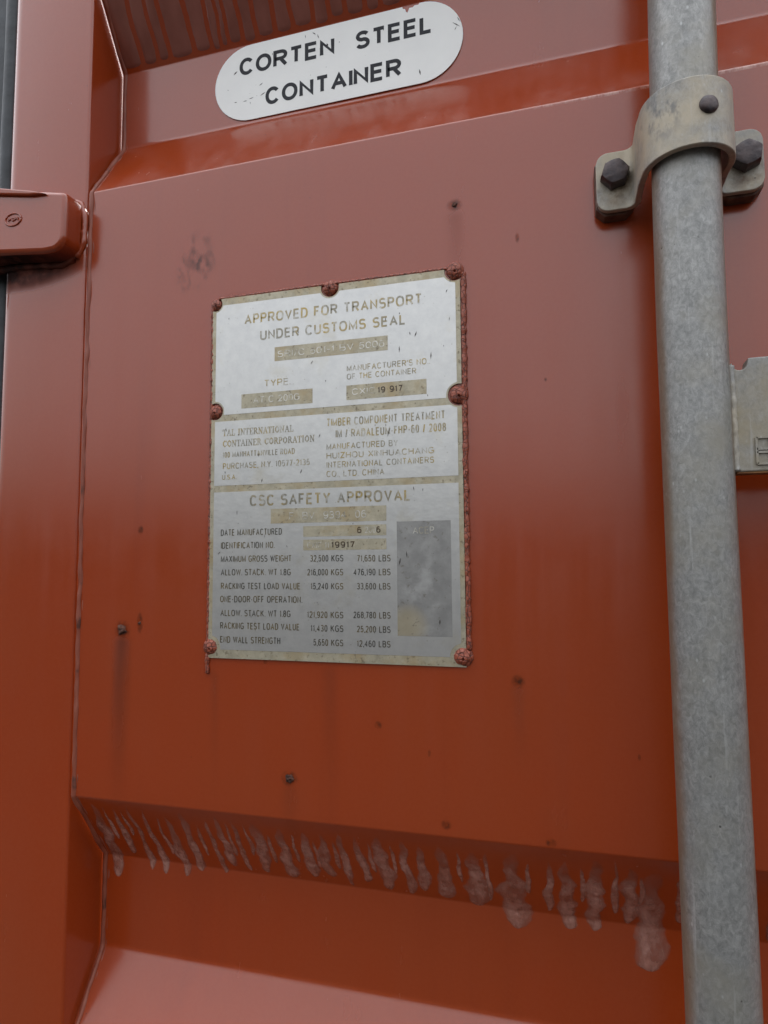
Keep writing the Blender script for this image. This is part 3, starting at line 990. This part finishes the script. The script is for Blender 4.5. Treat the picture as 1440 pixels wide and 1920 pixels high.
FINE = [("DATE MANUFACTURED", -229.8, -183.6, 19.4, 4.5), ("IDENTIFICATION NO.", -229.6, -189.0, 10.4, 4.5), ("MAXIMUM GROSS WEIGHT", -229.5, -176.5, 1.2, 4.4), ("32,500 KGS", -163.0, -139.6, 1.0, 4.4), ("71,650 LBS", -130.2, -107.5, 0.8, 4.3),
        ("ALLOW. STACK. WT 1.8G", -229.4, -176.9, -8.0, 4.4), ("216,000 KGS", -165.0, -139.7, -8.1, 4.3), ("476,190 LBS", -132.6, -107.6, -8.1, 4.3),
        ("RACKING TEST LOAD VALUE", -229.2, -170.1, -17.4, 4.4), ("15,240 KGS", -162.5, -139.7, -17.3, 4.3), ("33,600 LBS", -130.3, -107.7, -17.2, 4.2),
        ("ONE-DOOR-OFF OPERATION.", -229.7, -168.7, -26.4, 4.5),
        ("ALLOW. STACK. WT 1.8G", -229.3, -177.0, -35.8, 4.4), ("121,920 KGS", -165.0, -139.7, -36.0, 4.3), ("268,780 LBS", -132.7, -107.8, -35.7, 4.2),
        ("RACKING TEST LOAD VALUE", -229.4, -170.5, -44.5, 4.5), ("11,430 KGS", -162.5, -139.7, -44.8, 4.3), ("25,200 LBS", -130.4, -107.9, -44.7, 4.2),
        ("END WALL STRENGTH", -229.3, -184.3, -53.9, 4.5), ("5,650 KGS", -160.6, -139.8, -54.0, 4.3), ("12,460 LBS", -130.4, -108.0, -53.9, 4.2)]
for a in FINE:
    text(*a, YL, M_TXT_FINE, plate, 0.135)
YT = YF - 0.1
text("SRI/C 501-1 BV 5006", -187.5, -110.6, 142.6, 4.4, YT, M_STAMP, F1, 0.12)
text("AT C 200G", -205.8, -171.0, 111.4, 4.6, YT, M_STAMP, F2, 0.12)
text("CXIC", -133.2, -117.0, 111.7, 4.2, YT, M_STAMP, F3, 0.12)
text("19 917", -115.4, -98.6, 111.6, 4.2, YT, M_STAMPDK, F3, 0.17)
text("F  BV  9394  06", -178.2, -123.8, 29.5, 4.9, YT, M_STAMP, F4, 0.12)
text("6", -130.0, -127.0, 19.4, 4.2, YT, M_STAMPDK, F5, 0.17)
text("200", -124.6, -117.3, 19.4, 4.0, YT, M_STAMP, F5, 0.12)
text("6", -116.9, -114.1, 19.4, 4.2, YT, M_STAMPDK, F5, 0.17)
text("CXIC 11", -165.1, -149.6, 10.0, 4.1, YT, M_STAMP, F6, 0.12)
text("19917", -148.0, -131.9, 10.0, 4.2, YT, M_STAMPDK, F6, 0.17)
text("ACEP", -92.6, -78.8, 18.2, 4.5, YT, M_STAMP, F7, 0.12)
# serif address lines, drawn stroke by stroke
GLY = {  # strokes in a unit cell (width, height 1); t = thick stem, n = thin
    'T': (0.85, [(0.42, 0, 0.42, 1, 't'), (0.02, 1, 0.83, 1, 'n'), (0.02, 1, 0.02, 0.75, 'n'), (0.83, 1, 0.83, 0.75, 'n'), (0.25, 0, 0.6, 0, 'n')]),
    'A': (0.95, [(0.12, 0, 0.47, 1, 'n'), (0.47, 1, 0.82, 0, 't'), (0.25, 0.36, 0.7, 0.36, 'n'), (0.0, 0, 0.28, 0, 'n'), (0.64, 0, 0.97, 0, 'n')]),
    'L': (0.8, [(0.22, 0, 0.22, 1, 't'), (0.05, 1, 0.42, 1, 'n'), (0.05, 0, 0.75, 0, 'n'), (0.75, 0, 0.77, 0.3, 'n')]),
    'I': (0.5, [(0.25, 0, 0.25, 1, 't'), (0.06, 1, 0.44, 1, 'n'), (0.06, 0, 0.44, 0, 'n')]),
    'N': (1.0, [(0.18, 0, 0.18, 1, 'n'), (0.18, 1, 0.82, 0, 't'), (0.82, 0, 0.82, 1, 'n'), (0.02, 1, 0.25, 1, 'n'), (0.02, 0, 0.34, 0, 'n'), (0.66, 1, 0.98, 1, 'n')]),
    'E': (0.82, [(0.2, 0, 0.2, 1, 't'), (0.04, 1, 0.74, 1, 'n'), (0.2, 0.52, 0.58, 0.52, 'n'), (0.04, 0, 0.78, 0, 'n'), (0.74, 1, 0.74, 0.76, 'n'), (0.78, 0, 0.78, 0.26, 'n')]),
    'R': (0.95, [(0.2, 0, 0.2, 1, 't'), (0.04, 1, 0.5, 1, 'n'), (0.5, 1, 0.7, 0.76, 't'), (0.7, 0.76, 0.5, 0.5, 't'), (0.5, 0.5, 0.2, 0.5, 'n'), (0.45, 0.5, 0.85, 0, 't'), (0.04, 0, 0.36, 0, 'n'), (0.8, 0, 0.97, 0, 'n')]),
    'P': (0.8, [(0.2, 0, 0.2, 1, 't'), (0.04, 1, 0.5, 1, 'n'), (0.5, 1, 0.72, 0.74, 't'), (0.72, 0.74, 0.5, 0.47, 't'), (0.5, 0.47, 0.2, 0.47, 'n'), (0.04, 0, 0.38, 0, 'n')]),
    'C': (0.92, [(0.82, 0.8, 0.5, 1, 'n'), (0.5, 1, 0.15, 0.7, 't'), (0.15, 0.7, 0.15, 0.3, 't'), (0.15, 0.3, 0.5, 0, 't'), (0.5, 0, 0.84, 0.24, 'n'), (0.82, 1, 0.82, 0.72, 'n')]),
    'O': (1.0, [(0.5, 1, 0.15, 0.7, 't'), (0.15, 0.7, 0.15, 0.3, 't'), (0.15, 0.3, 0.5, 0, 't'), (0.5, 0, 0.85, 0.3, 't'), (0.85, 0.3, 0.85, 0.7, 't'), (0.85, 0.7, 0.5, 1, 't')]),
    ' ': (0.5, [])}


def serif(s, x0, x1, zb, h):
    tot = sum(GLY[c][0] + 0.1 for c in s)
    sc = (x1 - x0) / tot
    x = x0
    v, f = [], []
    for c in s:
        w, st = GLY[c]
        for a, b, cc, d, kind in st:
            p, q = Vector((x + a * sc, zb + b * h)), Vector((x + cc * sc, zb + d * h))
            dr = (q - p).normalized()
            hw = 0.36 if kind == 't' else 0.2
            nr = Vector((-dr.y, dr.x)) * hw
            P = [p + nr - dr * 0.1, q + nr + dr * 0.1, q - nr + dr * 0.1, p - nr - dr * 0.1]
            i = len(v)
            yy = YL - 0.001 * (i % 37) * 0.3
            v += [(e.x, yy, e.y) for e in P]
            f.append([i, i + 1, i + 2, i + 3])
        x += (w + 0.1) * sc
    return mesh("lettering", v, f, M_TXT, plate)


serif("TAL INTERNATIONAL", -229.3, -175.2, 89.8, 4.3)
serif("CONTAINER CORPORATION", -229.2, -159.7, 82.0, 4.3)

# little nicks in the enamel
rnd = random.Random(11)
tk = []
for i in range(46):
    x, z = rnd.uniform(-232, -66), rnd.uniform(-40, 182)
    l = rnd.uniform(0.6, 3.2)
    a = R(rnd.gauss(88, 16))
    tk.append((x, z, x + l * math.cos(a), z + l * math.sin(a), rnd.uniform(0.10, 0.3)))
tk += [(-76, -39, -75.8, -35.4, 0.6), (-96.6, 3, -97, 7.5, 0.35), (-102, -2, -100.8, 3, 0.45), (-79.5, 131, -79.2, 136, 0.35), (-100.5, 137.5, -100.4, 142, 0.3), (-90, 147, -88.6, 150.5, 0.35), (-109, 82, -107, 88, 0.3)]
tag(strokes("scuffing", tk, YT - 0.05, M_TICK, plate), kind="stuff")


def rivet(x, z, r, seed):
    n, m = 22, 44
    v, f = [], []
    for i in range(n + 1):
        ph = math.pi / 2 * i / n
        for j in range(m):
            th = 2 * math.pi * j / m
            q = Vector((math.cos(th) * math.cos(ph), -math.sin(ph), math.sin(th) * math.cos(ph)))
            d, _p = noise.voronoi(q * 2.1 + Vector((seed * 7.3, 0, seed)))
            crack = 1 - min(1.0, (d[1] - d[0]) / 0.16)
            rr = r * (1 + 0.07 * noise.noise(q * 2 + Vector((seed, 0, 0))) - 0.06 * crack)
            hole = max(0.0, 1 - ((q.x - 0.05) ** 2 + (q.z + 0.22) ** 2) / 0.022)
            v.append((x + q.x * rr, 0.3 + q.y * rr * 0.72 + hole * r * 0.35, z + q.z * rr))
    f = [[i * m + j, i * m + (j + 1) % m, (i + 1) * m + (j + 1) % m, (i + 1) * m + j] for i in range(n) for j in range(m)]
    return mesh("rivet", v, f, M_CRACK, plate, smooth=True)


for i, (x, z, r) in enumerate(RIV):
    rivet(x, z, r, i + 1)
# thick cracked paint along the edges of the plate
tube("edge_paint", densify([(-58.0, -0.8, -54), (-58.2, -0.8, 60), (-57.6, -0.8, 186)], 1.2), 1.75, M_CRACK, plate, 8, 0.55, 0.28)
tube("edge_paint", densify([(-239.4, -0.6, -66), (-239.2, -0.6, 60), (-239.0, -0.6, 184)], 1.2), 1.15, M_CRACK, plate, 8, 0.6, 0.5)
tube("edge_paint", densify([(-234, -0.6, 190.2), (-150, -0.6, 190.6), (-60, -0.6, 190.4)], 1.5), 1.1, M_CRACK, plate, 8, 0.5, 0.4)
tube("edge_paint", densify([(-239.5, -0.8, -75), (-239.4, -0.8, -62)], 1.2), 1.5, M_CRACK, plate, 8, 0.6, 0.5)

# ------------------------------------------------------------------ locking bar with its weld plate
bar = empty("locking_bar", (67.5, -42, -1240), "galvanized grey round locking bar running upright through the clamp", "locking bar")
BX, BY, BR = 67.5, -42.0, 16.8
n = 48
zs = [-1240 + 10 * i for i in range(221)]
v = []
for z in zs:
    for k in range(n):
        a = 2 * math.pi * k / n
        r = BR + 0.12 * noise.noise(Vector((math.cos(a) * 1.5, math.sin(a) * 1.5, z * 0.02)))
        bow = 6.0 * (min(max(z - 120.0, 0.0), 700.0) / 330.0) ** 1.6 if z < 460 else 6.6 + 0.02 * (z - 460)
        v.append((BX + bow + r * math.cos(a), BY + r * math.sin(a), z))
f = [[i * n + k, i * n + (k + 1) % n, (i + 1) * n + (k + 1) % n, (i + 1) * n + k] for i in range(len(zs) - 1) for k in range(n)]
f += [list(range(n)), [(len(zs) - 1) * n + k for k in range(n)][::-1]]
mesh("tube", v, f, M_PIPE, bar, smooth=True, angle=50)
notch = [(88.0 + 3.6 * math.cos(a), 99.8 + 4.2 * math.sin(a)) for a in [math.pi + math.pi * i / 8 for i in range(9)]]
lug_out = [(80, 44), (150, 44), (150, 101.6), (92.0, 101.6)] + notch[::-1] + [(83.0, 98), (80, 96)]
lug = prism("weld_plate", lug_out, -47, -37, M_LUG, bar)
bevel(lug, 1.2, 2)
prism("rusty_edge", [(84.5, 43.2), (149, 43.2), (149, 44.4), (84.5, 44.4)], -46.2, -37.5, M_RUSTY, lug)
tube("weld_bead", densify([(84.3, -46.6, 44.5), (84.1, -46.8, 70), (83.8, -46.6, 98)], 0.8), 1.7, M_CLAMP, lug, 10, 0.35, 0.28)
grid = []
for z in (47.5, 53.3, 54.9, 60.7):
    grid.append((93.5, z, 130, z, -0.55))
for x in (93.5, 99.4, 101.0, 106.9, 108.5, 114.4, 116.0, 121.9):
    grid.append((x, 47.5, x, 60.7, -0.55))
strokes("raised_grid", grid, -48.0, M_LUG, lug, 1.2)

# ------------------------------------------------------------------ saddle clamp holding the bar to the door
clamp = empty("pipe_clamp", (69, 0, 207), "galvanized saddle clamp bolted over the locking bar with two dark bolts", "clamp")
CY, CR = -42.0, 21.2
cx = 69.0
pa = [(24.8, -10.6), (42.5, -10.6)]
path = [Vector(pa[0]), Vector((36, -10.6))]
# left foot bend, up the flank, over the bar and down again
path += [Vector((40.2 + 6.8 * math.sin(R(d)), -17.4 + 6.8 * math.cos(R(d)))) for d in range(0, 91, 10)]
path += [Vector((47.0, -26)), Vector((47.0, -34))]
path += [Vector((cx + CR * math.cos(R(d)), CY + CR * math.sin(R(d)))) for d in range(180, 361, 6)]
path += [Vector((89.4, -34)), Vector((89.4, -26))]
path += [Vector((96.2 - 6.8 * math.cos(R(d)), -17.4 + 6.8 * math.sin(R(d)))) for d in range(0, 91, 10)]
path += [Vector((104, -10.6)), Vector((114.4, -10.6))]
dp = [path[0]]
for a, b in zip(path[:-1], path[1:]):
    n = max(1, int((b - a).length / 1.0))
    dp += [a.lerp(b, (i + 1) / n) for i in range(n)]
cum = [0.0]
for a, b in zip(dp[:-1], dp[1:]):
    cum.append(cum[-1] + (b - a).length)
tot = cum[-1]
ZC, HH, RC = 225.4, 18.0, 7.0
v, f = [], []
T = 1.75
m = 9
for i, p in enumerate(dp):
    t = (dp[min(i + 1, len(dp) - 1)] - dp[max(i - 1, 0)]).normalized()
    nr = Vector((t.y, -t.x))
    if nr.length == 0: nr = Vector((0, -1))
    s = min(cum[i], tot - cum[i])
    h = HH if s > RC else HH - RC + math.sqrt(max(0.02, RC * RC - (RC - s) ** 2))
    # the strap is a little narrower over the bar than at its feet on top
    for side in (1, -1):
        for j in range(m):
            zz = ZC + h * (-1 + 2 * j / (m - 1))
            q = p + nr * T * side
            v.append((q.x, q.y, zz))
W = 2 * m
for i in range(len(dp) - 1):
    for sd in (0, 1):
        for j in range(m - 1):
            a = i * W + sd * m + j
            f.append([a, a + 1, a + W + 1, a + W])
    for j in (0, m - 1):
        a = i * W + j
        f.append([a, a + m, a + m + W, a + W])
for i in (0, len(dp) - 1):
    for j in range(m - 1):
        a = i * W + j
        f.append([a, a + 1, a + m + 1, a + m])
strap = mesh("strap", v, f, M_CLAMP, clamp, smooth=True, angle=40)
bevel(strap, 0.5, 2, 50)
for x0, x1 in ((24.2, 46.5), (91.5, 115.0)):
    p = [(x0 + 5, 206.2), (x1 - 5, 206.2), (x1, 211.2), (x1, 239), (x1 - 5, 243.5), (x0 + 5, 243.5), (x0, 239), (x0, 211.2)]
    bevel(prism("foot_pad", p, -8.2, 0.6, M_PAD, clamp), 0.8, 2)


def bolt(x, z, rot):
    y = -12.9
    R0 = 8.4
    v, f = [], []
    lev = [(0.0, 1.0, 'hex'), (-5.0, 0.985, 'hex'), (-6.6, 0.90, 'mix'), (-7.1, 0.70, 'cir'), (-7.3, 0.3, 'cir')]
    m = 48
    for dy, sc, kd in lev:
        for k in range(m):
            a = 2 * math.pi * k / m
            aa = (a % (math.pi / 3)) - math.pi / 6
            hx = R0 * math.cos(math.pi / 6) / math.cos(aa)
            rr = {'hex': hx, 'mix': 0.5 * hx + 0.5 * R0 * 0.93, 'cir': R0 * 0.93}[kd] * sc
            rr *= 1 + 0.05 * noise.noise(Vector((math.cos(a) * 1.3, math.sin(a) * 1.3, x + dy * 0.2)))
            v.append((x + rr * math.cos(a + rot), y + dy + 0.35 * noise.noise(Vector((rr * math.cos(a) * 0.3, rr * math.sin(a) * 0.3, x))), z + rr * math.sin(a + rot)))
    f = [[i * m + k, i * m + (k + 1) % m, (i + 1) * m + (k + 1) % m, (i + 1) * m + k] for i in range(len(lev) - 1) for k in range(m)]
    f.append([(len(lev) - 1) * m + k for k in range(m)])
    return mesh("bolt", v, f, M_BOLT, clamp, smooth=True, angle=32)


bolt(35.2, 227.6, R(12))
bolt(104.8, 226.0, R(25))
# round rivet head on the strap
a = R(17.5)
c0 = Vector((cx, CY, 227.2))
nv = Vector((math.sin(a), -math.cos(a), 0))
tv = Vector((math.cos(a), math.sin(a), 0))
v, f = [], []
m = 28
lev = [(0.0, 4.7), (1.5, 4.65), (2.2, 4.1), (2.6, 2.6), (2.7, 0.8)]
for h, r in lev:
    for k in range(m):
        th = 2 * math.pi * k / m
        rr = r * (1 + 0.06 * noise.noise(Vector((math.cos(th), math.sin(th), 4.4))))
        q = c0 + nv * (CR + T - 0.6 + h) + tv * rr * math.cos(th) + Vector((0, 0, rr * math.sin(th)))
        v.append(tuple(q))
f = [[i * m + k, i * m + (k + 1) % m, (i + 1) * m + (k + 1) % m, (i + 1) * m + k] for i in range(len(lev) - 1) for k in range(m)]
f.append([(len(lev) - 1) * m + k for k in range(m)])
mesh("rivet", v, f, M_BOLT, clamp, smooth=True, angle=50)
